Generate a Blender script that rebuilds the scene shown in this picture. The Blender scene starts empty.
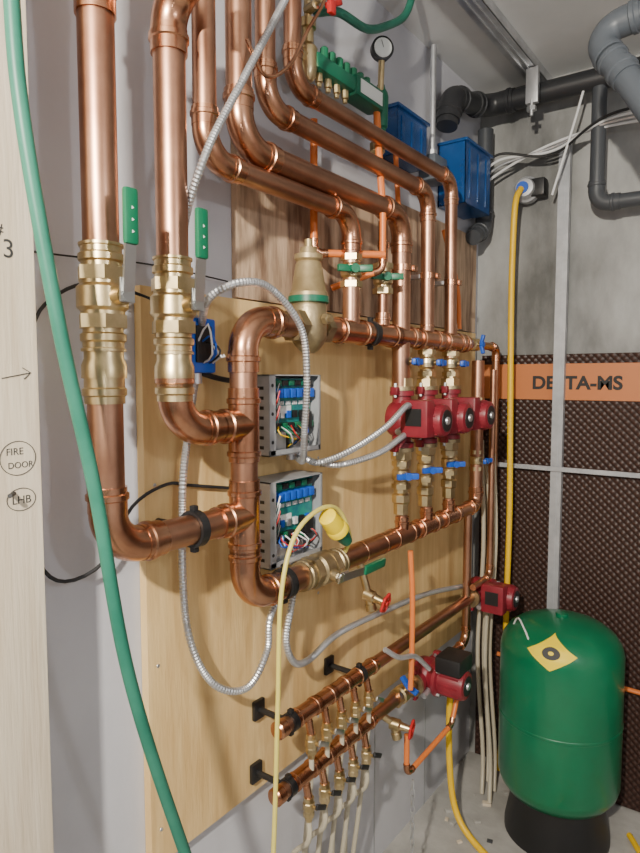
import bpy, math, random
from mathutils import Vector, Matrix
random.seed(7)
V=Vector
# ------------------------------------------------------------------ materials
MATS={}
def mat(name,c,rough=.5,metal=0.,c2=None,scale=8.,stretch=(1,1,1),bump=0.,bscale=None,lo=.35,hi=.65,spec=None,detail=6,coat=0,trans=0):
    m=bpy.data.materials.new(name);m.use_nodes=True
    nt=m.node_tree;b=nt.nodes['Principled BSDF']
    b.inputs['Base Color'].default_value=(*c,1);b.inputs['Roughness'].default_value=rough;b.inputs['Metallic'].default_value=metal
    if spec is not None:b.inputs['Specular IOR Level'].default_value=spec
    if coat:b.inputs['Coat Weight'].default_value=coat
    if trans:b.inputs['Transmission Weight'].default_value=trans
    if c2 or bump:
        tc=nt.nodes.new('ShaderNodeTexCoord');mp=nt.nodes.new('ShaderNodeMapping');mp.inputs['Scale'].default_value=stretch
        nt.links.new(tc.outputs['Object'],mp.inputs['Vector'])
    if c2:
        n=nt.nodes.new('ShaderNodeTexNoise');n.inputs['Scale'].default_value=scale;n.inputs['Detail'].default_value=detail;n.inputs['Roughness'].default_value=.6
        r=nt.nodes.new('ShaderNodeValToRGB');r.color_ramp.elements[0].position=lo;r.color_ramp.elements[1].position=hi
        r.color_ramp.elements[0].color=(*c,1);r.color_ramp.elements[1].color=(*c2,1)
        nt.links.new(mp.outputs[0],n.inputs['Vector']);nt.links.new(n.outputs['Fac'],r.inputs[0]);nt.links.new(r.outputs[0],b.inputs['Base Color'])
    if bump:
        n2=nt.nodes.new('ShaderNodeTexNoise');n2.inputs['Scale'].default_value=bscale or scale;n2.inputs['Detail'].default_value=6
        bp=nt.nodes.new('ShaderNodeBump');bp.inputs['Strength'].default_value=bump;bp.inputs['Distance'].default_value=.01
        nt.links.new(mp.outputs[0],n2.inputs['Vector']);nt.links.new(n2.outputs['Fac'],bp.inputs['Height']);nt.links.new(bp.outputs[0],b.inputs['Normal'])
    MATS[name]=m;return m
COP=mat('copper',(.33,.155,.095),.36,1,(.58,.33,.215),6,(1,1,1.),lo=.3,hi=.7)
COPF=mat('copper_fitting',(.42,.19,.105),.27,1,(.66,.36,.22),12)
BRA=mat('brass',(.48,.37,.19),.33,1,(.72,.57,.33),15)
BRZ=mat('bronze_cast',(.30,.23,.13),.42,.85,(.47,.37,.21),20,bump=.1,bscale=120)
TAN=mat('tan_cast',(.30,.22,.11),.42,.55,(.42,.32,.17),25)
STE=mat('galvanised_steel',(.50,.51,.53),.38,.85,(.66,.67,.69),14)
SHT=mat('sheet_metal',(.36,.37,.39),.45,.35,(.48,.49,.51),14)
STL=mat('steel_lever',(.62,.63,.62),.3,1)
BLK=mat('black_plastic',(.012,.012,.013),.45)
BLKR=mat('black_rubber',(.02,.02,.022),.6)
GRN=mat('green_grip',(.004,.13,.06),.4)
GRND=mat('dark_green_plastic',(.005,.12,.065),.4)
HOSE=mat('green_hose',(.012,.13,.085),.45,0,(.03,.18,.12),10)
BLU=mat('blue_plastic',(.01,.09,.5),.4)
BLUD=mat('blue_bin',(.015,.10,.36),.22,0,(.02,.15,.48),6,trans=.55)
RED=mat('pump_red',(.17,.010,.02),.42,0,(.25,.018,.03),18)
REDH=mat('red_wheel',(.5,.02,.02),.4)
ORG=mat('orange_pex',(.72,.19,.04),.4)
YEL=mat('yellow_cord',(.82,.50,.005),.45)
YELP=mat('yellow_label',(.90,.66,.0),.5)
CRM=mat('pale_yellow_cable',(.66,.56,.13),.45)
PEX=mat('white_pex',(.50,.45,.34),.45)
WHT=mat('white_plastic',(.7,.7,.7),.4)
GRY=mat('grey_pvc',(.10,.115,.135),.42)
DGR=mat('dark_pipe',(.022,.023,.026),.4)
DG2=mat('dark_grey_pvc',(.055,.06,.068),.42)
PCB=mat('circuit_board',(.01,.12,.17),.4,0,(.02,.26,.20),40)
TNK=mat('tank_green',(.0,.125,.052),.3,0,(.002,.155,.066),6,coat=.3)
INK=mat('marker_ink',(.03,.03,.03),.8)
WALL=mat('drywall_paint',(.50,.50,.54),.6,0,(.56,.56,.60),3,bump=.05,bscale=60)
CEIL=mat('ceiling_paint',(.60,.61,.61),.8,0,(.68,.68,.68),3)
PLY=mat('plywood_pale',(.56,.35,.135),.6,0,(.82,.60,.29),2.6,(1,7,.9),bump=.12,bscale=18,lo=.3,hi=.7,detail=9)
PLYW=mat('plywood_weathered',(.20,.12,.075),.7,0,(.60,.43,.29),2.8,(1,6,.9),bump=.2,bscale=20,lo=.38,hi=.58)
PINE=mat('pine_lumber',(.60,.50,.37),.6,0,(.72,.63,.50),5,(1,9,.6),bump=.1,bscale=20)
CON=mat('concrete_wall',(.12,.12,.115),.85,0,(.42,.42,.41),3.0,(1,1,.45),bump=.5,bscale=14,lo=.34,hi=.66,detail=9)
FLR=mat('concrete_floor',(.28,.27,.25),.8,0,(.48,.46,.43),3.5,bump=.3,bscale=22)
ORS=mat('orange_print',(.52,.17,.05),.5)
LBL=mat('white_label',(.7,.72,.7),.5)
# dimpled membrane
MEM=mat('dimple_membrane',(.030,.017,.013),.42,spec=.35)
nt=MEM.node_tree;b=nt.nodes['Principled BSDF']
tc=nt.nodes.new('ShaderNodeTexCoord');mp=nt.nodes.new('ShaderNodeMapping');mp.inputs['Rotation'].default_value=(0,math.radians(45),0);mp.inputs['Scale'].default_value=(56,0,56)
vo=nt.nodes.new('ShaderNodeTexVoronoi');vo.inputs['Scale'].default_value=1;vo.inputs['Randomness'].default_value=0
bp=nt.nodes.new('ShaderNodeBump');bp.inputs['Strength'].default_value=.8;bp.inputs['Distance'].default_value=.007;bp.invert=True
rp=nt.nodes.new('ShaderNodeValToRGB');rp.color_ramp.elements[0].color=(.066,.032,.024,1);rp.color_ramp.elements[1].color=(.026,.012,.009,1);rp.color_ramp.elements[1].position=.6
nt.links.new(tc.outputs['Object'],mp.inputs[0]);nt.links.new(mp.outputs[0],vo.inputs['Vector']);nt.links.new(vo.outputs['Distance'],bp.inputs['Height']);nt.links.new(bp.outputs[0],b.inputs['Normal'])
nt.links.new(vo.outputs['Distance'],rp.inputs[0]);nt.links.new(rp.outputs[0],b.inputs['Base Color'])

# ------------------------------------------------------------------ mesh toolkit
def frame(d):
    d=V(d).normalized()
    a=V((0,0,1)) if abs(d.z)<.9 else V((1,0,0))
    u=a.cross(d).normalized();return u,d.cross(u).normalized(),d
class M:
    def __init__(s,name):
        s.name=name;s.v=[];s.f=[];s.fm=[];s.m=[]
    def mi(s,m):
        if m not in s.m:s.m.append(m)
        return s.m.index(m)
    def add(s,vs,fs,m):
        o=len(s.v);s.v+=[tuple(q) for q in vs];i=s.mi(m)
        for f in fs:s.f.append(tuple(o+k for k in f));s.fm.append(i)
    def lathe(s,o,d,prof,m,n=24):
        o=V(o);u,w,d=frame(d);vs=[];fs=[]
        for t,r in prof:
            for k in range(n):
                a=2*math.pi*k/n;vs.append(o+d*t+(u*math.cos(a)+w*math.sin(a))*max(r,1e-5))
        for i in range(len(prof)-1):
            for k in range(n):
                k2=(k+1)%n;fs.append((i*n+k,i*n+k2,(i+1)*n+k2,(i+1)*n+k))
        fs.append(tuple(range(n))[::-1]);fs.append(tuple((len(prof)-1)*n+k for k in range(n)))
        s.add(vs,fs,m);return s
    def cyl(s,a,b,r,m,r1=None,n=20):
        a=V(a);b=V(b);return s.lathe(a,b-a,[(0,r),((b-a).length,r if r1 is None else r1)],m,n)
    def sweep(s,pts,r,m,n=14):
        pts=[V(p) for p in pts];N=len(pts);vs=[];fs=[]
        t0=(pts[1]-pts[0]).normalized();u,w,_=frame(t0);pt=t0
        for i,p in enumerate(pts):
            t=(pts[min(i+1,N-1)]-pts[max(i-1,0)]).normalized()
            q=pt.rotation_difference(t);u=q@u;w=q@w;pt=t
            rr=r[i] if isinstance(r,(list,tuple)) else r
            for k in range(n):
                a=2*math.pi*k/n;vs.append(p+(u*math.cos(a)+w*math.sin(a))*rr)
        for i in range(N-1):
            for k in range(n):
                k2=(k+1)%n;fs.append((i*n+k,i*n+k2,(i+1)*n+k2,(i+1)*n+k))
        fs.append(tuple(range(n))[::-1]);fs.append(tuple((N-1)*n+k for k in range(n)))
        s.add(vs,fs,m);return s
    def box(s,c,sz,m,rot=None,bev=0.):
        c=V(c);hx,hy,hz=[q/2 for q in sz];b=min(bev,hx*.9,hy*.9,hz*.9)
        R=rot if rot is not None else Matrix.Identity(3)
        if b<=0:
            vs=[V((x*hx,y*hy,z*hz)) for x in(-1,1) for y in(-1,1) for z in(-1,1)]
            fs=[(0,1,3,2),(4,6,7,5),(0,4,5,1),(2,3,7,6),(0,2,6,4),(1,5,7,3)]
        else:
            import bmesh
            bm=bmesh.new();bmesh.ops.create_cube(bm,size=1)
            for v in bm.verts:v.co=V((v.co.x*2*hx,v.co.y*2*hy,v.co.z*2*hz))
            bmesh.ops.bevel(bm,geom=bm.edges[:],offset=b,segments=2,affect='EDGES',profile=.6)
            bm.verts.index_update();vs=[v.co.copy() for v in bm.verts];fs=[[v.index for v in f.verts] for f in bm.faces];bm.free()
        s.add([c+R@v for v in vs],fs,m);return s
    def span(s,a,b,m,bev=0.):
        a=V(a);b=V(b);return s.box((a+b)/2,[abs(q) for q in (b-a)],m,None,bev)
    def done(s,ang=32,parent=None):
        me=bpy.data.meshes.new(s.name);me.from_pydata(s.v,[],s.f)
        for m in s.m:me.materials.append(m)
        me.polygons.foreach_set('material_index',s.fm)
        me.polygons.foreach_set('use_smooth',[True]*len(me.polygons));me.update()
        me.set_sharp_from_angle(angle=math.radians(ang))
        o=bpy.data.objects.new(s.name,me);bpy.context.scene.collection.objects.link(o)
        if parent:o.parent=parent
        return o
def catmull(P,step=.01):
    P=[V(p) for p in P];Q=[P[0]*2-P[1]]+P+[P[-1]*2-P[-2]];out=[]
    for i in range(1,len(Q)-2):
        a,b,c,d=Q[i-1:i+3];n=max(2,int((c-b).length/step))
        for k in range(n):
            t=k/n;out.append(.5*((2*b)+(c-a)*t+(2*a-5*b+4*c-d)*t*t+(3*b-a-3*c+d)*t**3))
    out.append(P[-1]);return out
def collar(m,p,d,r,mt=COPF,w=None):
    w=w or r*.75;k=1.13
    m.lathe(V(p)-V(d).normalized()*w,d,[(0,r*.98),(0,r*k),(w*.45,r*k),(w*.55,r*1.24),(w*.95,r*1.24),(w*1.05,r*k),(w*2,r*k),(w*2,r*.98)],mt,24)
def pipe(m,P,r,R=None,mt=COP,fit=COPF,n=22):
    P=[V(p) for p in P];R=R or r*2.7;path=[P[0]]
    for i in range(1,len(P)-1):
        d1=(P[i]-P[i-1]).normalized();d2=(P[i+1]-P[i]).normalized();th=d1.angle(d2)
        if th<.02:continue
        t=R*math.tan(th/2);a=P[i]-d1*t;b=P[i]+d2*t;c=a+(d2-d1*math.cos(th)).normalized()*R
        arc=[]
        for k in range(13):
            f=th*k/12;arc.append(c+(a-c)*math.cos(f)+d1*R*math.sin(f))
        path+=arc
        if fit:
            m.sweep([a-d1*r*.8]+arc+[b+d2*r*.8],r*1.1,fit,n)
            collar(m,a-d1*r*.7,d1,r,fit);collar(m,b+d2*r*.7,d2,r,fit)
    path.append(P[-1]);m.sweep(path,r,mt,n)
def tee(m,p,run,br,r,rb=None):
    p=V(p);run=V(run).normalized();br=V(br).normalized();rb=rb or r
    m.cyl(p-run*r*1.9,p+run*r*1.9,r*1.12,COPF,n=24);m.cyl(p,p+br*(r+rb*1.0),rb*1.12,COPF,n=24)
    collar(m,p-run*r*1.9,run,r);collar(m,p+run*r*1.9,run,r);collar(m,p+br*(r+rb*1.1),br,rb)
def flex(m,P,r=.0085,mt=STE,step=.0032):
    pts=catmull(P,step);m.sweep(pts,[r if i%2 else r*.84 for i in range(len(pts))],mt,10)
def cable(m,P,r,mt,n=10):m.sweep(catmull(P,.015),r,mt,n)
def bvalve(m,p,ax,r,out,hd,hl,grip,body=BRA,L=2.9):
    p=V(p);ax=V(ax).normalized();out=V(out).normalized();hd=V(hd).normalized()
    for sg in(-1,1):
        m.lathe(p,ax*sg,[(0,r*1.42),(r*.55,r*1.42),(r*.75,r*1.22),(r*.95,r*1.22)],body,28)
        m.lathe(p+ax*sg*r*.95,ax*sg,[(0,r*1.0),(0,r*1.42),(r*.75,r*1.42),(r*.75,r*1.1)],body,6)
        m.lathe(p+ax*sg*r*1.7,ax*sg,[(0,r*1.12),(r*.25,r*1.12),(r*.35,r*1.27),(r*.7,r*1.27),(r*.8,r*1.14),(r*(L-1.9),r*1.14),(r*(L-1.85),r*1.24),(r*(L-1.7),r*1.24),(r*(L-1.7),r)],body,24)
    m.cyl(p,p+out*r*2.0,r*.5,body);m.cyl(p+out*r*1.9,p+out*r*2.35,r*.4,STL,n=6)
    q=p+out*r*2.2
    side=out.cross(hd).normalized();R=Matrix((hd,side,out)).transposed()
    w=r*.72
    m.box(q+hd*hl*.05,(r*1.3,w*1.3,r*.12),STL,R)
    m.box(q+hd*hl*.28+out*r*.25,(hl*.5,w,r*.14),STL,R@Matrix.Rotation(-.10,3,'Y'))
    m.box(q+hd*hl*.75+out*r*.42,(hl*.54,w*1.2,r*.40),grip,R,r*.19)
    return q,hd,side,out
def tvalve(m,p,ax,r,out,hcol,body=BRA,hl=.052):
    p=V(p);ax=V(ax).normalized();out=V(out).normalized();side=out.cross(ax).normalized()
    for sg in(-1,1):
        m.lathe(p,ax*sg,[(0,r*1.5),(r*.7,r*1.45),(r*1.0,r*1.2),(r*1.5,r*1.2)],body,20)
        m.lathe(p+ax*sg*r*1.4,ax*sg,[(0,r),(0,r*1.5),(r*.8,r*1.5),(r*.8,r)],body,6)
    m.cyl(p,p+out*r*2.3,r*.4,body,n=12)
    R=Matrix((ax,side,out)).transposed();q=p+out*r*2.4
    for sg in(-1,1):
        m.box(q+side*sg*hl*.33,(r*.95,hl*.55,r*.7),hcol,R@Matrix.Rotation(sg*.25,3,'X'),r*.2)
    m.cyl(q-out*r*.4,q+out*r*.4,r*.6,hcol,n=12)
def clamp(name,p,ax,r,wallx=.02):
    m=M(name);p=V(p);ax=V(ax).normalized()
    m.lathe(p-ax*.009,ax,[(0,r*1.02),(0,r*1.25),(.018,r*1.25),(.018,r*1.02),(0,r*1.02)],BLK,24)
    m.cyl((wallx+.006,p.y,p.z),(p.x-r*1.1,p.y,p.z),.007,BLK,n=10)
    m.box((wallx+.006,p.y,p.z),(.010,.035,.045),BLK,None,.003)
    for sg in(-1,1):m.box((p.x,p.y+(0 if ax.y else sg*r*1.36),p.z+(sg*r*1.36 if ax.y else 0)),(.012,.012,.012),BLK,None,.002)
    return m.done()
def text(name,s,loc,rot,size,m,parent,ext=.0004,bold=0,sx=1):
    c=bpy.data.curves.new(name,'FONT');c.body=s;c.size=size;c.extrude=ext;c.offset=bold;c.materials.append(m)
    o=bpy.data.objects.new(name,c);bpy.context.scene.collection.objects.link(o);o.location=loc;o.rotation_euler=rot;o.parent=parent;o.scale=(sx,1,1);return o

# ------------------------------------------------------------------ room
M('floor').span((-.1,-1.2,-.1),(2.7,2.5,0),FLR).done()
M('ceiling').span((-.1,-1.2,2.55),(2.7,2.5,2.65),CEIL).done()
w=M('wall_left').span((-.1,-1.2,0),(0,2.36,2.55),WALL)
for y in(1.28,1.62,1.96):w.span((0,y-.003,0),(.0010,y+.003,.55),SHT)
w.done()
M('wall_back').span((-.1,2.36,0),(2.7,2.46,2.55),CON).done()
M('wall_right').span((2.6,-1.2,0),(2.7,2.36,2.55),WALL).done()
pl=M('plywood_panel').span((.0012,.756,.55),(.020,2.30,1.668),PLY)
for z in(.62,.95,1.30,1.62):
    for y in(.78,1.30,1.80,2.24):pl.lathe((.020,y,z),(1,0,0),[(0,.004),(.0008,.0035)],STE,10)
pl.done()
M('plywood_panel').span((.0012,1.013,1.672),(.018,2.30,2.02),PLYW).done()
mem=M('drainage_membrane')
mem.span((.03,2.345,.01),(2.55,2.358,1.586),MEM).span((.03,2.342,1.424),(2.55,2.346,1.552),ORS)
mo=mem.done()
text('printed_lettering','DELTA-MS',(.222,2.3415,1.463),(math.pi/2,0,0),.064,INK,mo,.0004,.0022,1.04)
text('printed_lettering_repeat','DELTA-MS   DELTA-MS',(.95,2.3415,1.463),(math.pi/2,0,0),.064,INK,mo,.0004,.0022,1.04)
st=M('wood_framing_stud').span((.001,.12,0),(.10,.509,2.549),PINE,.003);so=st.done()
rr=(math.pi/2,0,math.pi/2)
for s_,y,z,sz in(('FIRE',.457,1.393,.014),('DOOR',.459,1.374,.0125),('LHB',.463,1.323,.016),('3',.462,1.665,.036),('#',.452,1.695,.022),('2x2',.480,.72,.02)):
    text('handwriting_'+s_.replace('#','number').lower(),s_,(.1003,y,z),rr,sz,INK,so,.0002)
k=M('handwriting_marks')
for cy,cz,a,bb in((.474,1.388,.026,.024),(.477,1.329,.021,.016)):
    k.sweep([(.1004,cy+a*math.cos(t*math.pi/15),cz+bb*math.sin(t*math.pi/15)) for t in range(31)],.0006,INK,5)
k.sweep([(.1004,.455,1.50),(.1004,.497,1.508)],.0007,INK,5);k.sweep([(.1004,.485,1.515),(.1004,.497,1.508),(.1004,.487,1.499)],.0007,INK,5)
k.done(parent=so)
# steel studs on back wall
m=M('steel_stud')
m.span((.303,2.318,0),(.341,2.322,2.30),SHT).span((.303,2.318,0),(.306,2.340,2.30),SHT).span((.338,2.318,0),(.341,2.340,2.30),SHT).span((.318,2.3165,0),(.326,2.3185,2.30),SHT).done()
m=M('steel_strap');m.span((.02,2.308,1.172),(2.55,2.315,1.188),SHT)
m.done()
# ceiling track
m=M('ceiling_channel')
m.span((.205,1.0,2.515),(.262,2.36,2.519),STE).span((.205,1.0,2.515),(.209,2.36,2.549),STE).span((.258,1.0,2.515),(.262,2.36,2.549),STE)
m.span((.222,1.0,2.510),(.226,2.36,2.516),STE).span((.242,1.0,2.510),(.246,2.36,2.516),STE)
m.done()
m=M('hanger_bracket');m.span((.235,2.16,2.40),(.275,2.18,2.512),STE,.002).cyl((.255,2.165,2.36),(.255,2.165,2.41),.006,STE,n=10).lathe((.255,2.165,2.375),(0,0,1),[(0,.003),(0,.016),(.014,.016),(.014,.003)],STE,6).done()

# ------------------------------------------------------------------ big copper
X=.12;r2=.027
m=M('copper_pipe');pipe(m,[(X,.605,2.545),(X,.605,1.230),(X,.918,1.230)],r2,.062)
m.lathe((X,.605,2.035),(0,0,1),[(0,r2),(0,r2*1.12),(.03,r2*1.12),(.032,r2*1.22),(.045,r2*1.22),(.047,r2*1.1),(.09,r2*1.1),(.09,r2)],COPF,24);m.done()
m=M('copper_pipe');pipe(m,[(.36,.745,2.545),(.36,.745,2.135),(X,.745,2.135),(X,.745,1.410),(X,.918,1.410)],r2,.062);m.done()
m=M('copper_pipe');pipe(m,[(X,1.10,1.613),(X,.918,1.613),(X,.918,1.062),(X,1.60,1.062)],r2,.062)
tee(m,(X,.918,1.410),(0,0,1),(0,-1,0),r2);tee(m,(X,.918,1.230),(0,0,1),(0,-1,0),r2)
m.done()
for nm,y in(('ball_valve',.605),('ball_valve',.745)):
    m=M(nm);q,hd,sd,ou=bvalve(m,(X,y,1.622),(0,0,1),r2,(1,0,0),(0,0,1),.150,GRN,L=3.0)
    for j in range(3):m.lathe(q+hd*(.090+j*.017)+ou*(r2*.425)-sd*r2*.42,-sd,[(0,.0026),(.0006,.0026)],LBL,3)
    for j in range(3):m.lathe(q+hd*(.090+j*.017)+ou*(r2*.62),ou,[(0,.0026),(.0006,.0026)],LBL,3)
    collar(m,(X,y,1.485),(0,0,1),r2,BRA,.024)
    m.lathe((X,y,1.50),(0,0,1),[(0,r2),(0,r2*1.25),(.02,r2*1.25),(.03,r2*1.1),(.05,r2*1.1),(.05,r2)],BRA,24)
    m.done()
# bottom header with valve
m=M('ball_valve');bvalve(m,(X,1.17,1.062),(0,1,0),r2,(.9,0,-.15),(0,1,0),.17,GRN,BRZ,L=2.8);m.done()
m=M('copper_header')
pipe(m,[(X,1.28,1.062),(X,2.03,1.062),(X,2.085,1.062),(X,2.085,1.56)],.0215,.035)
for y in(1.559,1.71,1.865):
    tee(m,(X,y,1.062),(0,1,0),(0,.0,1),.0235,.017)
    pipe(m,[(X,y,1.10),(X,y,1.32)],.015)
for y in(1.35,1.45):collar(m,(X,y,1.062),(0,1,0),.0225)
m.done()
# top header
m=M('copper_header')
pipe(m,[(X,1.14,1.612),(X,1.97,1.612)],.0255)
for y in(1.30,1.445,1.545,1.70,1.865):tee(m,(X,y,1.612),(0,1,0),(0,0,1),.0255,.0165)
pipe(m,[(X,1.93,1.612),(X,2.25,1.612),(X,2.25,.745),(X,2.05,.745)],.0135,.03)
collar(m,(X,1.96,1.612),(0,1,0),.024)
m.done()
# nested supply drops
for P,r in(([(X,.824,2.545),(X,.824,1.888),(X,1.297,1.888),(X,1.297,1.62)],.021),
           ([(X,.912,2.545),(X,.912,1.935),(X,1.54,1.935),(X,1.546,1.47)],.0245),
           ([(X,.988,2.545),(X,.988,2.030),(X,1.695,2.030),(X,1.702,1.47)],.020),
           ([(X,1.074,2.545),(X,1.074,2.102),(X,1.850,2.102),(X,1.862,1.47)],.0185)):
    m=M('copper_pipe');pipe(m,P,r);m.done()
# extra thin riser with pex
m=M('copper_pipe');pipe(m,[(X,1.445,1.62),(X,1.445,1.90)],.0125)
collar(m,(X,1.445,1.84),(0,0,1),.0125);m.done()
m=M('copper_pipe');pipe(m,[(X+.03,2.15,1.53),(X+.03,2.15,.80),(X+.03,2.0,.80)],.011);m.done()
# air separator
m=M('air_separator');c=(X,1.128,0)
m.lathe(c,(0,0,1),[(1.555,.012),(1.56,.02),(1.575,.033),(1.59,.040),(1.655,.040),(1.665,.036)],BRZ,28)
m.lathe(c,(0,0,1),[(1.662,.036),(1.664,.045),(1.677,.045),(1.679,.036)],GRND,28)
m.lathe((X+.041,1.128,1.627),(1,0,0),[(0,.012),(.012,.012),(.014,.008),(.02,.008)],BRZ,6)
m.lathe(c,(0,0,1),[(1.676,.042),(1.685,.042),(1.69,.038),(1.745,.029),(1.752,.026),(1.757,.031),(1.767,.031),(1.770,.020),(1.782,.018),(1.784,.009),(1.80,.009),(1.80,.006)],TAN,28)
for sg in(-1,1):m.lathe((X,1.128+sg*.035,1.612),(0,sg,0),[(0,.03),(0,.036),(.025,.036),(.025,.028)],BRZ,6)
m.done()

# ------------------------------------------------------------------ pumps
def pump(c,ax=(0,0,1),sc=1.,topbox=False):
    c=V(c);a=V(ax).normalized();o=V((1,0,0));s=o.cross(a);m=M('circulator_pump')
    for sg in(-1,1):
        m.lathe(c,a*sg,[(0,.03),(.055*sc,.026),(.064*sc,.026),(.064*sc,.034),(.077*sc,.034),(.077*sc,.02)],RED,20)
        m.lathe(c+a*sg*.078*sc,a*sg,[(0,.02),(0,.034),(.011,.034),(.011,.02)],BRZ,20)
        for q in(-1,1):
            m.box(c+a*sg*.077*sc+s*q*.035,(.022,.022,.022),RED,None,.004)
            m.cyl(c+a*sg*.060*sc+s*q*.037,c+a*sg*.098*sc+s*q*.037,.005,STE,n=6)
    m.lathe(c-o*.035,o,[(0,.03),(.008,.046),(.02,.052),(.05,.052),(.058,.048),(.07,.050),(.076,.054),(.086,.054),(.090,.046)],RED,28)
    m.lathe(c+o*.05,o,[(0,.044),(.075,.043),(.082,.040),(.084,.034)],RED,28)
    m.lathe(c+o*.133,o,[(0,.030),(.003,.028)],BLK,24);m.lathe(c+o*.134,o,[(0,.012),(.006,.010)],STE,12)
    for k in range(4):
        t=math.pi/4+k*math.pi/2;q=c+(a*math.cos(t)+s*math.sin(t))*.049
        m.cyl(q+o*.045,q+o*.062,.005,STE,n=6)
    for k in range(10):
        t=k*math.pi/5;q=c+o*.09+(a*math.cos(t)+s*math.sin(t))*.043
        m.box(q,(.06,.004,.004),RED)
    if topbox: m.box(c+o*.09+V((0,0,.062)),(.08,.095,.05),BLK,None,.008)
    else:
        m.box(c+o*.075+V((0,-.052,.006)),(.08,.046,.098),RED,None,.008)
        m.box(c+o*.075+V((0,-.0755,.010)),(.045,.002,.045),BLK)
    m.cyl(c+o*.03+V((0,-.03,-.02)),c+o*.03+V((0,-.075,-.03)),.009,STE)
    return m.done()
PY=(1.552,1.70,1.863)
for y in PY:
    pump((X,y,1.389))
    m=M('isolation_valve')
    m.lathe((X,y,1.478),(0,0,1),[(0,.018),(0,.030),(.022,.030),(.024,.022),(.03,.022)],BRA,8)
    tvalve(m,(X,y,1.545),(0,0,1),.0175,(.93,.1,0),BLU);m.done()
    m=M('isolation_valve')
    m.lathe((X,y,1.270),(0,0,1),[(0,.022),(.006,.022),(.008,.030),(.030,.030),(.030,.018)],BRA,8)
    tvalve(m,(X,y,1.235),(0,0,1),.0175,(.75,-.55,0),BLU)
    m.lathe((X,y,1.125),(0,0,1),[(0,.015),(0,.021),(.03,.021),(.035,.026),(.055,.026),(.06,.02),(.085,.02),(.085,.015)],BRA,8);m.done()
pump((X,1.72,.60),(0,1,0),1,True)
pump((X,2.13,.745),(0,1,0),.9)
# small valves green handles
for y in(1.297,1.445):
    m=M('zone_valve');tvalve(m,(X,y,1.755),(0,0,1),.0175,(.7,-.7,0),GRN,BRA,.07);m.done()
m=M('isolation_valve');tvalve(m,(X,2.03,1.612),(0,1,0),.015,(1,0,0),BLU);m.done()
m=M('isolation_valve');tvalve(m,(X,2.085,1.40),(0,0,1),.016,(1,0,0),BLU);m.done()
m=M('isolation_valve');tvalve(m,(X,2.085,1.22),(0,0,1),.016,(1,0,0),BLU);m.done()
# pipe clamps
clamp('pipe_clamp',(X,.785,1.230),(0,1,0),r2,0)
clamp('pipe_clamp',(X,1.385,1.612),(0,1,0),.0255)
clamp('pipe_clamp',(X,1.04,1.062),(0,1,0),r2)
clamp('pipe_clamp',(X,1.06,.745),(0,1,0),.0175)
clamp('pipe_clamp',(X,1.05,.60),(0,1,0),.0175)
clamp('pipe_clamp',(X,1.34,.745),(0,1,0),.0175)
for y,r in((1.545,.0245),(1.702,.02),(1.858,.0185)):
    m=M('copper_pipe_strap');z=1.795
    m.lathe((X,y,z-.008),(0,0,1),[(0,r),(0,r*1.2),(.016,r*1.2),(.016,r)],COPF,20)
    m.span((.021,y-.012,z-.006),(X-r*.8,y+.012,z+.006),STE,.001);m.box((X+r*1.05,y+r*.9,z),(.012,.022,.016),COPF,None,.002);m.done()

# ------------------------------------------------------------------ lower headers + manifold
m=M('copper_header');pipe(m,[(X,1.03,.745),(X,2.07,.745)],.0175)
m.lathe((X,1.035,.745),(0,-1,0),[(0,.0175),(0,.020),(.02,.020),(.024,.016)],COPF,20)
for i in range(5):
    tee(m,(X,1.12+i*.062,.745),(0,1,0),(.2,0,-1),.0175,.008)
m.done()
m=M('copper_header');pipe(m,[(X,1.02,.600),(X,1.63,.600)],.0175)
pipe(m,[(X,1.81,.60),(X,2.02,.60),(X,2.02,1.06)],.0135)
m.lathe((X,1.025,.600),(0,-1,0),[(0,.0175),(0,.020),(.02,.020),(.024,.016)],COPF,20)
for i in range(5):
    tee(m,(X,1.11+i*.062,.600),(0,1,0),(.2,0,-1),.0175,.008)
m.done()
for row,(z,y0) in enumerate(((.745,1.12),(.60,1.11))):
    for i in range(5):
        y=y0+i*.062;m=M('manifold_valve');x=X+.012
        m.cyl((x-.006,y,z-.03),(x,y,z-.055),.009,COPF)
        m.lathe((x,y,z-.05),(0,0,-1),[(0,.008),(0,.012),(.012,.012),(.014,.014),(.030,.014),(.032,.011),(.036,.013),(.046,.013),(.048,.009),(.058,.008)],BRA,8)
        m.cyl((x,y,z-.07),(x+.024,y,z-.07),.004,BRA,n=8)
        m.box((x+.027,y+.010,z-.070),(.006,.040,.012),BLK if row else STL,Matrix.Rotation(-.5,3,'X'),.002)
        xx=x;yy=y
        cable(m,[(xx,yy,z-.10),(xx-.003,yy+.002,z-.16),(xx-.04-row*.03,yy+.02,.35),(.06-row*.02,yy+.03+.01*row,.15),(.05,yy+.03,.0)],.0062,PEX)
        m.done()
# drain taps with red wheels
def wheel_valve(c,ax,q):
    m=M('drain_valve');c=V(c);ax=V(ax).normalized();q=V(q)
    m.cyl(q,c,.0095,BRA);m.lathe(c,ax,[(-.012,.010),(-.01,.016),(.015,.016),(.02,.011),(.045,.009),(.047,.006)],BRA,12)
    o=c+ax*.05;u,w,_=frame(ax)
    R=.022;m.sweep([o+(u*math.cos(t*math.pi/16)+w*math.sin(t*math.pi/16))*R*(1+.10*math.cos(t*math.pi/16*5)) for t in range(33)],.0036,REDH,8)
    for k in range(5):
        t=k*math.pi*.4;m.cyl(o,o+(u*math.cos(t)+w*math.sin(t))*R,.0024,REDH,n=8)
    m.cyl(o-ax*.005,o+ax*.006,.006,REDH,n=10)
    m.lathe(c,(.2,.1,-1),[(0,.012),(.022,.012),(.024,.014),(.04,.014),(.04,.009)],BRA,12);m.done()
wheel_valve((X+.02,1.35,.955),(.9,.1,-.25),(X,1.34,1.04))
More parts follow.
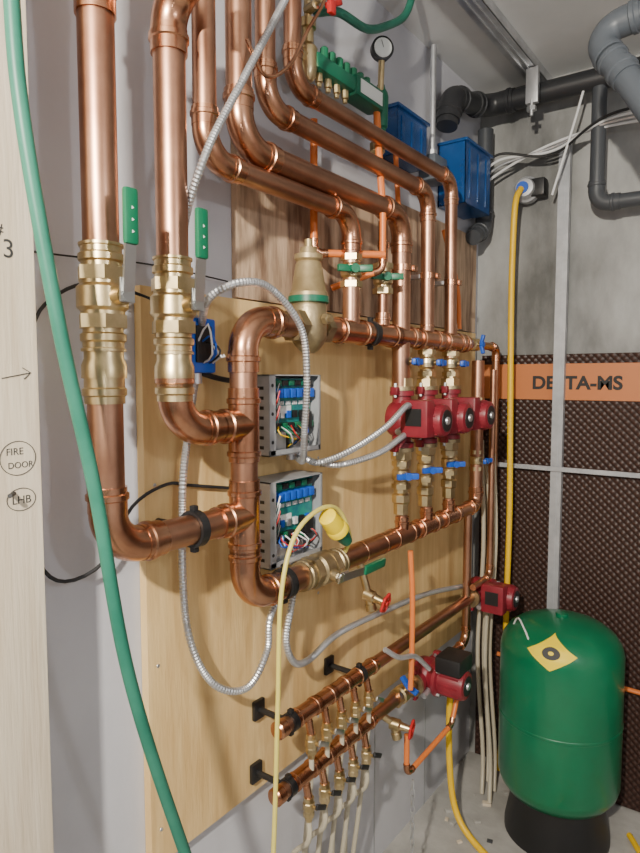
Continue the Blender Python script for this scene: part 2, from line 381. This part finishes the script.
wheel_valve((X+.03,1.47,.565),(.9,.2,-.1),(X,1.44,.60))
m=M('isolation_valve');tvalve(m,(X,1.565,.60),(0,1,0),.017,(.6,0,.8),BLU);m.done()

# ------------------------------------------------------------------ orange pex
m=M('orange_pex_tubing')
cable(m,[(.10,1.44,2.19),(.11,1.44,2.05),(X,1.442,1.93),(X,1.445,1.89)],.0090,ORG)
pipe(m,[(.055,1.235,2.10),(.055,1.235,1.795),(.165,1.375,1.800)],.0088,.02,ORG,COPF,12)
pipe(m,[(.06,1.30,1.72),(.16,1.375,1.765),(.16,1.375,1.90)],.0080,.018,ORG,COPF,12)
cable(m,[(.05,1.63,2.13),(.06,1.63,1.95),(.06,1.62,1.75),(.08,1.62,1.65)],.0075,ORG)
cable(m,[(.05,1.95,1.98),(.09,1.97,1.80),(.10,1.97,1.66)],.0075,ORG)
cable(m,[(.16,1.535,1.03),(.165,1.54,.90),(.165,1.540,.72),(.165,1.535,.64)],.0075,ORG)
pipe(m,[(.15,1.545,.50),(.15,1.545,.38),(.17,1.80,.42),(.17,1.88,.56)],.008,.02,ORG,COPF,12)
cable(m,[(.13,2.3,.46),(.5,2.31,.45),(1.0,2.31,.44),(1.6,2.31,.45)],.008,ORG)
m.done()

# ------------------------------------------------------------------ relay boxes
def relay_box(y0,y1,z0,z1):
    m=M('relay_control_box');x0=.021;x1=.100;t=.0025
    m.span((x0,y0,z0),(x0+t,y1,z1),SHT).span((x0,y0,z0),(x1,y0+t,z1),SHT).span((x0,y1-t,z0),(x1,y1,z1),SHT)
    m.span((x0,y0,z0),(x1,y1,z0+t),SHT).span((x0,y0,z1-t),(x1,y1,z1),SHT)
    m.span((x1-t,y0,z0),(x1,y0+.020,z1),SHT).span((x1-t,y0,z0),(x1,y1,z0+.012),SHT).span((x1-t,y1-.008,z0),(x1,y1,z1),SHT)
    for i in range(7):
        for j in(0,1):
            m.span((.036+j*.028,y0-.0006,z0+.015+i*.021),(.056+j*.028,y0+.0002,z0+.022+i*.021),BLK)
    for i in range(3):m.lathe((x1,y0+.010,z0+.03+i*.06),(1,0,0),[(0,.004),(.0005,.004)],BLK,10)
    px=.072;m.span((px,y0+.028,z0+.050),(px+.003,y1-.008,z1-.008),PCB)
    for i in range(6):
        m.span((px+.003,y0+.040+i*.0225,z1-.050),(px+.020,y0+.056+i*.0225,z1-.030),BLU,.001)
        m.span((px+.003,y0+.040+i*.0225,z1-.024),(px+.014,y0+.058+i*.0225,z1-.012),(BLK if i%2 else GRND),.001)
    for i in range(6):
        m.span((px+.003,y0+.036+i*.0235,z0+.055),(px+.015,y0+.054+i*.0235,z0+.068),(GRN if i%2 else BLK),.001)
        m.span((px+.003,y0+.036+i*.0235,z0+.078),(px+.010,y0+.048+i*.0235,z0+.094),random.choice([BLK,WHT,STE,BLU]))
        for jj in range(3):m.span((px+.003,y0+.036+i*.0235+jj*.006,z1-.066),(px+.006,y0+.039+i*.0235+jj*.006,z1-.058),WHT)
    m.span((px+.003,y1-.05,z0+.05),(px+.018,y1-.02,z0+.09),BLK,.002)
    m.span((px+.003,y0+.055,z0+.088),(px+.006,y0+.10,z0+.105),LBL)
    m.span((.03,y0+.024,z0+.006),(.080,y0+.080,z0+.046),BLK,.003).span((.034,y0+.034,z0+.004),(.088,y0+.070,z0+.048),STE,.002)
    m.span((.04,y0+.100,z0+.006),(.085,y0+.135,z0+.040),STE,.002)
    for i in range(12):
        c=random.choice([WHT,WHT,BLK,REDH,BLU,YEL,GRN]);ya=y0+.04+random.random()*.12
        cable(m,[(px+.012,ya,z0+.062),(.10+random.random()*.012,ya+random.uniform(-.02,.02),z0+.045),(.090,y0+.08+random.random()*.08,z0+.02),(.05,y0+.10+random.random()*.06,z0+.006)],.0017,c,6)
    for i in range(5):
        c=random.choice([WHT,WHT,BLK,REDH]);za=z0+.08+i*.016
        cable(m,[(px+.01,y0+.05,za),(.098,y0+.036,za+.01),(.09,y0+.026,za-.03),(.05,y0+.024,z0+.05)],.0017,c,6)
    for yy in(.12,.15):m.lathe((.06,y0+yy,z0),(0,0,-1),[(0,.012),(0,.014),(.008,.014),(.008,.010),(.02,.010)],STE,12)
    m.done()
relay_box(1.018,1.20,1.335,1.508);relay_box(1.018,1.207,1.092,1.280)
m=M('junction_box');m.span((.021,.83,1.51),(.065,.90,1.615),BLU,.006).span((.065,.845,1.53),(.070,.885,1.60),BLK,.003)
for i in range(4):cable(m,[(.068,.85+i*.01,1.57),(.10,.845+i*.012,1.60-.02*i),(.095,.86+i*.01,1.545),(.066,.865+i*.008,1.53)],.002,(WHT,BLU,BLK,WHT)[i],6)
m.lathe((.043,.865,1.51),(0,0,-1),[(0,.011),(0,.013),(.02,.013),(.02,.01)],STE,12)
m.done()
# ------------------------------------------------------------------ flexible metal conduit
m=M('flexible_metal_conduit')
flex(m,[(.20,1.12,2.54),(.19,1.05,2.34),(.175,.985,2.215),(.175,.862,2.02),(.17,.775,1.87),(.10,.79,1.76),(.06,.835,1.66),(.05,.86,1.61)],.0075);m.done()
m=M('flexible_metal_conduit')
flex(m,[(.043,.865,1.50),(.043,.845,1.40),(.045,.825,1.27),(.05,.825,1.03),(.08,.86,.905),(.10,.94,.865),(.10,1.005,.92),(.10,1.022,1.00),(.085,1.14,1.075),(.075,1.15,1.088)],.008);m.done()
m=M('flexible_metal_conduit')
flex(m,[(.06,.865,1.60),(.12,.83,1.645),(.17,.86,1.672),(.175,.94,1.667),(.175,1.03,1.60),(.17,1.055,1.50),(.14,1.085,1.38),(.11,1.12,1.32),(.075,1.145,1.318)],.008);m.done()
m=M('flexible_metal_conduit')
flex(m,[(.16,1.52,1.41),(.19,1.45,1.43),(.18,1.36,1.38),(.14,1.27,1.33),(.10,1.20,1.305),(.075,1.168,1.316)]);m.done()
m=M('flexible_metal_conduit')
flex(m,[(.16,1.52,1.36),(.17,1.45,1.345),(.16,1.36,1.315),(.12,1.26,1.295),(.09,1.215,1.30)]);m.done()
m=M('flexible_metal_conduit')
flex(m,[(.08,1.14,1.075),(.10,1.09,1.0),(.10,1.07,.92),(.10,1.10,.86),(.09,1.17,.84),(.08,1.30,.855),(.08,1.52,.845),(.08,1.80,.82),(.09,2.05,.78)]);m.done()
m=M('flexible_metal_conduit')
flex(m,[(.16,1.40,.80),(.17,1.46,.76),(.17,1.55,.73),(.17,1.64,.66)],.0075);m.done()
m=M('black_cable')
cable(m,[(.11,.40,1.50),(.04,.515,1.54),(.02,.571,1.617),(.02,.66,1.66),(.02,.80,1.64),(.04,.86,1.60)],.003,BLKR)
cable(m,[(.12,.45,1.34),(.04,.515,1.325),(.02,.545,1.21),(.02,.59,1.165),(.03,.66,1.185),(.03,.72,1.27),(.03,.80,1.30),(.03,.86,1.29),(.03,1.02,1.26)],.0032,BLKR)
cable(m,[(.05,.875,1.51),(.05,.92,1.50),(.04,.98,1.495),(.05,1.03,1.50)],.0055,BLKR)
cable(m,[(.01,.50,1.695),(.01,.62,1.70),(.01,.80,1.71),(.02,1.01,1.70)],.0016,BLKR,6)
cable(m,[(.17,.88,2.10),(.17,.93,2.055),(.17,1.0,2.10),(.17,1.06,2.19),(.18,1.12,2.30),(.2,1.16,2.52)],.0035,COPF)
m.done()
m=M('extension_cord')
cable(m,[(.17,1.20,1.105),(.20,1.172,1.15),(.20,1.13,1.215),(.20,1.06,1.23),(.20,.975,1.19),(.20,.932,1.08),(.20,.921,.878),(.20,.905,.578),(.2,.87,.2),(.21,.86,.01)],.0048,CRM)
m.lathe((.205,1.075,1.215),(.0,.68,-.62),[(0,.010),(.005,.020),(.03,.022),(.045,.021),(.05,.024),(.062,.024),(.062,.014)],YELP,16)
m.lathe((.205,1.118,1.176),(.0,.68,-.62),[(0,.018),(.03,.016),(.05,.012),(.055,.006)],GRND,16)
m.done()
m=M('garden_hose')
cable(m,[(.20,.44,2.53),(.20,.432,2.20),(.20,.432,1.952),(.20,.443,1.80),(.20,.482,1.563),(.20,.528,1.345),(.20,.579,1.053),(.20,.680,.717),(.21,.80,.35),(.25,.85,.01)],.0098,HOSE,16);m.done()

# ------------------------------------------------------------------ fill assembly at top
m=M('water_feeder_valve')
m.span((.075,1.17,2.178),(.115,1.46,2.213),GRND,.008).span((.115,1.34,2.182),(.1162,1.43,2.209),LBL)
m.box((.095,1.385,2.196),(.050,.13,.050),GRND,None,.008).span((.120,1.335,2.180),(.1212,1.435,2.212),LBL)
for i in range(7):m.lathe((.095,1.22+i*.030,2.21),(0,0,1),[(0,.007),(.008,.007),(.009,.010),(.030,.010),(.033,.007)],GRN,10)
for i in range(4):m.lathe((.095,1.20+i*.035,2.18),(0,0,-1),[(0,.009),(.02,.009),(.022,.006),(.03,.006)],BRA,8)
m.lathe((.09,1.165,2.20),(0,0,1),[(-.05,.010),(-.04,.018),(-.02,.022),(.02,.022),(.03,.014),(.06,.014),(.062,.019),(.08,.019),(.082,.010)],BRA,12)
m.cyl((.09,1.12,2.20),(.09,1.20,2.20),.014,BRA,n=6)
m.cyl((.09,1.165,2.27),(.09,1.165,2.335),.008,BRA);m.lathe((.09,1.165,2.30),(1,-.3,0),[(0,.012),(.03,.010),(.032,.005),(.05,.005)],BRA,10)
m.box((.135,1.20,2.315),(.012,.060,.012),REDH,Matrix.Rotation(.5,3,'X'),.003).box((.14,1.185,2.300),(.012,.02,.03),REDH,None,.003)
m.lathe((.095,1.47,2.19),(0,0,1),[(-.09,.010),(-.08,.014),(-.05,.014),(-.045,.018),(.03,.020),(.04,.018),(.05,.012),(.06,.010)],GRND,20)
m.lathe((.095,1.455,2.07),(0,0,1),[(0,.012),(.01,.02),(.03,.02),(.04,.012)],BRA,8)
m.done()
m=M('pressure_gauge');m.lathe((.10,1.465,2.335),(1,-.9,-.1),[(-.012,.02),(-.01,.028),(.010,.029),(.012,.025)],BLK,28)
m.lathe((.108,1.457,2.334),(1,-.9,-.1),[(0,.023),(.0025,.023)],LBL,28);m.box((.1105,1.4545,2.337),(.001,.001,.028),BLK,Matrix.Rotation(.6,3,'X'))
m.cyl((.10,1.465,2.31),(.10,1.46,2.23),.008,BRA);m.done()
m=M('green_tube');cable(m,[(.10,1.18,2.30),(.12,1.24,2.32),(.12,1.36,2.335),(.12,1.46,2.385),(.12,1.55,2.45),(.12,1.60,2.54)],.010,HOSE);m.done()
def bin_(y0,y1,z0,z1,x1):
    m=M('storage_bin');x0=.003;t=.003
    m.span((x0,y0,z0),(x1,y1,z0+t),BLUD).span((x0,y0,z0),(x0+t,y1,z1),BLUD).span((x1-t,y0,z0),(x1,y1,z1),BLUD)
    m.span((x0,y0,z0),(x1,y0+t,z1),BLUD).span((x0,y1-t,z0),(x1,y1,z1),BLUD).span((.0015,y0-.008,z1-.004),(x1+.008,y1+.008,z1+.006),BLUD,.003)
    n=3
    for i in range(n):
        y=y0+(i+.5)*(y1-y0)/n;m.span((x1-.0005,y-.008,z0+.02),(x1+.003,y+.008,z1-.02),BLUD,.001)
    m.span((x0+.01,y0+.02,z0+.01),(x1-.02,y1-.03,z0+(z1-z0)*.5),DG2,.01)
    m.done()
bin_(2.00,2.21,2.07,2.27,.10);bin_(1.62,1.80,2.13,2.26,.06)
m=M('junction_box');m.span((.0015,1.86,2.12),(.06,1.95,2.20),GRY,.008).cyl((.03,1.90,2.20),(.03,1.90,2.54),.010,STE).lathe((.03,1.9,2.20),(0,0,1),[(0,.016),(.02,.016),(.02,.011)],STE,8).done()

# ------------------------------------------------------------------ plastic pipes
m=M('drain_pipe');pipe(m,[(2.5,2.25,2.44),(.06,2.25,2.462),(.06,1.97,2.40),(.06,1.94,2.30)],.034,.06,DGR,DGR);m.done()
m=M('drain_pipe');pipe(m,[(.045,2.3,2.40),(.045,2.3,2.05),(.045,2.20,2.0)],.028,.05,DG2,DG2);m.done()
m=M('drain_pipe');pipe(m,[(1.3,1.76,2.46),(.52,1.81,2.385),(.60,1.77,2.27),(.86,1.60,1.83)],.032,.045,GRY,GRY);m.done()
m=M('drain_pipe');pipe(m,[(.445,2.25,2.43),(.445,2.25,2.065),(1.3,2.25,2.05)],.023,.04,DG2,DG2);m.done()
m=M('electrical_cable_bundle')
for i in range(4):
    d=i*.012
    cable(m,[(.02,2.28-d,2.18+d),(.12,2.27-d,2.235+d*1.3),(.30,2.26,2.29-d),(.51,2.24-d,2.30+d*.7),(.9,2.24,2.27+d),(1.5,2.25,2.3)],.0045,(WHT,STE,WHT,BLK)[i],8)
cable(m,[(.40,2.24,2.44),(.37,2.24,2.33),(.30,2.26,2.12)],.004,WHT,8)
m.done()
m=M('junction_box');m.lathe((.195,2.33,2.165),(.1,-1,0),[(0,.045),(.03,.045),(.035,.038),(.06,.03),(.062,.02)],SHT,24);m.box((.24,2.31,2.165),(.05,.05,.06),BLK,None,.006).lathe((.195,2.27,2.165),(.1,-1,0),[(0,.022),(.006,.02)],BLU,20);m.done()
m=M('extension_cord')
cable(m,[(.193,2.262,2.16),(.185,2.23,2.10),(.175,2.24,1.90),(.172,2.25,1.70),(.178,2.25,1.30),(.182,2.25,1.00),(.178,2.25,.61),(.18,2.26,.3),(.15,2.28,.02)],.0105,YEL,12);m.done()
m=M('extension_cord')
cable(m,[(.11,1.95,.56),(.12,1.90,.48),(.12,1.90,.25),(.15,1.89,.08),(.24,1.86,.012),(.42,1.78,.012),(.7,1.7,.012)],.0105,YEL,12);m.done()
m=M('white_pex_tubing')
for i,(x,y) in enumerate(((.10,2.18),(.13,2.22),(.09,2.26),(.14,2.15))):
    cable(m,[(x,y,1.28-.05*i),(x+.01,y+.01,.9),(x,y,.5),(x+.03,y-.01,.15),(x+.05,y-.06,.01)],.0075,PEX)
m.done()
m=M('safety_chain')
for i in range(14):
    z=.36-i*.024;m.sweep([V((.17,1.545,z))+(V((1,0,0)) if i%2 else V((0,1,0)))*.006*math.cos(t*math.pi/5)+V((0,0,.015*math.sin(t*math.pi/5))) for t in range(11)],.0018,STE,5)
m.done()

# ------------------------------------------------------------------ pressure tank
m=M('pressure_tank');cx,cy=.415,2.10;R=.19
prof=[(.125,.10),(.135,.13),(.155,.165),(.18,.183),(.205,.19),(.40,.19),(.402,.1915),(.410,.1915),(.412,.19),(.625,.19),(.655,.183),(.683,.165),(.708,.130),(.722,.09),(.731,.05),(.734,.0)]
m.lathe((cx,cy,0),(0,0,1),prof,TNK,64)
m.lathe((cx,cy,0),(0,0,1),[(0,.165),(.02,.165),(.10,.150),(.145,.150),(.15,.14)],BLK,48)
m.lathe((cx,cy,.73),(0,0,1),[(0,.02),(.012,.02),(.014,.012)],TNK,20)
def surf(z):
    for (z0,a),(z1,b_) in zip(prof,prof[1:]):
        if z0<=z<=z1:return a+(b_-a)*(z-z0)/(z1-z0)
    return .05
def patch(mm,zc,ang,half,n,mt,rot45,off):
    vs=[];fs=[];nn=n+1
    for i in range(nn):
        for j in range(nn):
            u_=(i/n-.5)*2*half;w_=(j/n-.5)*2*half
            if rot45:u_,w_=(u_+w_)*.62,(w_-u_)*.62
            z=zc+w_*.62;r_=surf(z)+off;t=ang+u_/surf(zc)
            vs.append(V((cx+r_*math.cos(t),cy+r_*math.sin(t),z+off*.6)))
    for i in range(n):
        for j in range(n):fs.append((i*nn+j,(i+1)*nn+j,(i+1)*nn+j+1,i*nn+j+1))
    mm.add(vs,fs,mt)
ang=math.atan2(-1.2,.12)
patch(m,.668,ang,.060,12,YELP,True,.002)
def disc(zc,ang,rad,off,mt):
    vs=[];n=24
    for k in range(n):
        t=2*math.pi*k/n;z=zc+rad*math.sin(t)*.62;r_=surf(z)+off;vs.append(V((cx+r_*math.cos(ang+rad*math.cos(t)/surf(zc)),cy+r_*math.sin(ang+rad*math.cos(t)/surf(zc)),z+off*.6)))
    m.add(vs,[tuple(range(n))],mt)
disc(.670,ang,.026,.004,BLK);disc(.670,ang,.008,.0055,YELP)
cable(m,[(.25,2.05,.60),(.29,2.03,.715),(.33,1.98,.712),(.36,1.95,.68)],.003,WHT,6)
m.done()
# floor debris
m=M('rubble')
for i in range(90):
    x=.05+random.random()*.9;y=1.3+random.random()*.95
    if (x-cx)**2+(y-cy)**2<.045:continue
    s_=.004+random.random()*.011;m.box((x,y,s_*.35),(s_*2,s_*1.4,s_*.7),random.choice([FLR,FLR,PINE,DG2]),Matrix.Rotation(random.random()*3,3,'Z'),s_*.2)
m.done()
m=M('extension_cord');cable(m,[(.62,2.20,.012),(.70,2.10,.012),(.80,2.14,.012),(.95,2.0,.012)],.009,YEL);m.done()
m=M('grey_cable_coil');cable(m,[(.50,1.86,.010),(.62,1.93,.010),(.72,2.02,.010),(.90,2.05,.010),(1.2,1.95,.010)],.009,SHT);m.done()

# ------------------------------------------------------------------ lights
def area(n,loc,tgt,size,e,col):
    l=bpy.data.lights.new(n,'AREA');l.size=size;l.energy=e;l.color=col
    o=bpy.data.objects.new(n,l);bpy.context.scene.collection.objects.link(o);o.location=loc
    o.rotation_euler=(V(tgt)-V(loc)).to_track_quat('-Z','Y').to_euler()
area('work_light',(.95,-.85,2.2),(.1,1.3,1.2),.07,92,(1,.93,.80))
def bulb(n,loc,e,col,s):
    l=bpy.data.lights.new(n,'POINT');l.energy=e;l.color=col;l.shadow_soft_size=s
    o=bpy.data.objects.new(n,l);bpy.context.scene.collection.objects.link(o);o.location=loc
bulb('ceiling_fill_light',(1.75,.55,1.95),16,(.96,.98,1),.05)  # added fill lamp out of view, hung in mid-air to brighten the ceiling
bulb('phone_flash',(1.0,-.03,1.56),3,(1,.98,.94),.02)
wd=bpy.data.worlds.new('World');bpy.context.scene.world=wd;wd.use_nodes=True
wd.node_tree.nodes['Background'].inputs[0].default_value=(.82,.86,1,1);wd.node_tree.nodes['Background'].inputs[1].default_value=.2
# ------------------------------------------------------------------ camera
c=bpy.data.cameras.new('camera');c.sensor_width=36;c.lens=640/853*36;c.clip_start=.02
o=bpy.data.objects.new('camera',c);bpy.context.scene.collection.objects.link(o)
o.location=(.97,0,1.5);o.rotation_euler=(math.radians(90-4.3),0,math.radians(36))
bpy.context.scene.camera=o
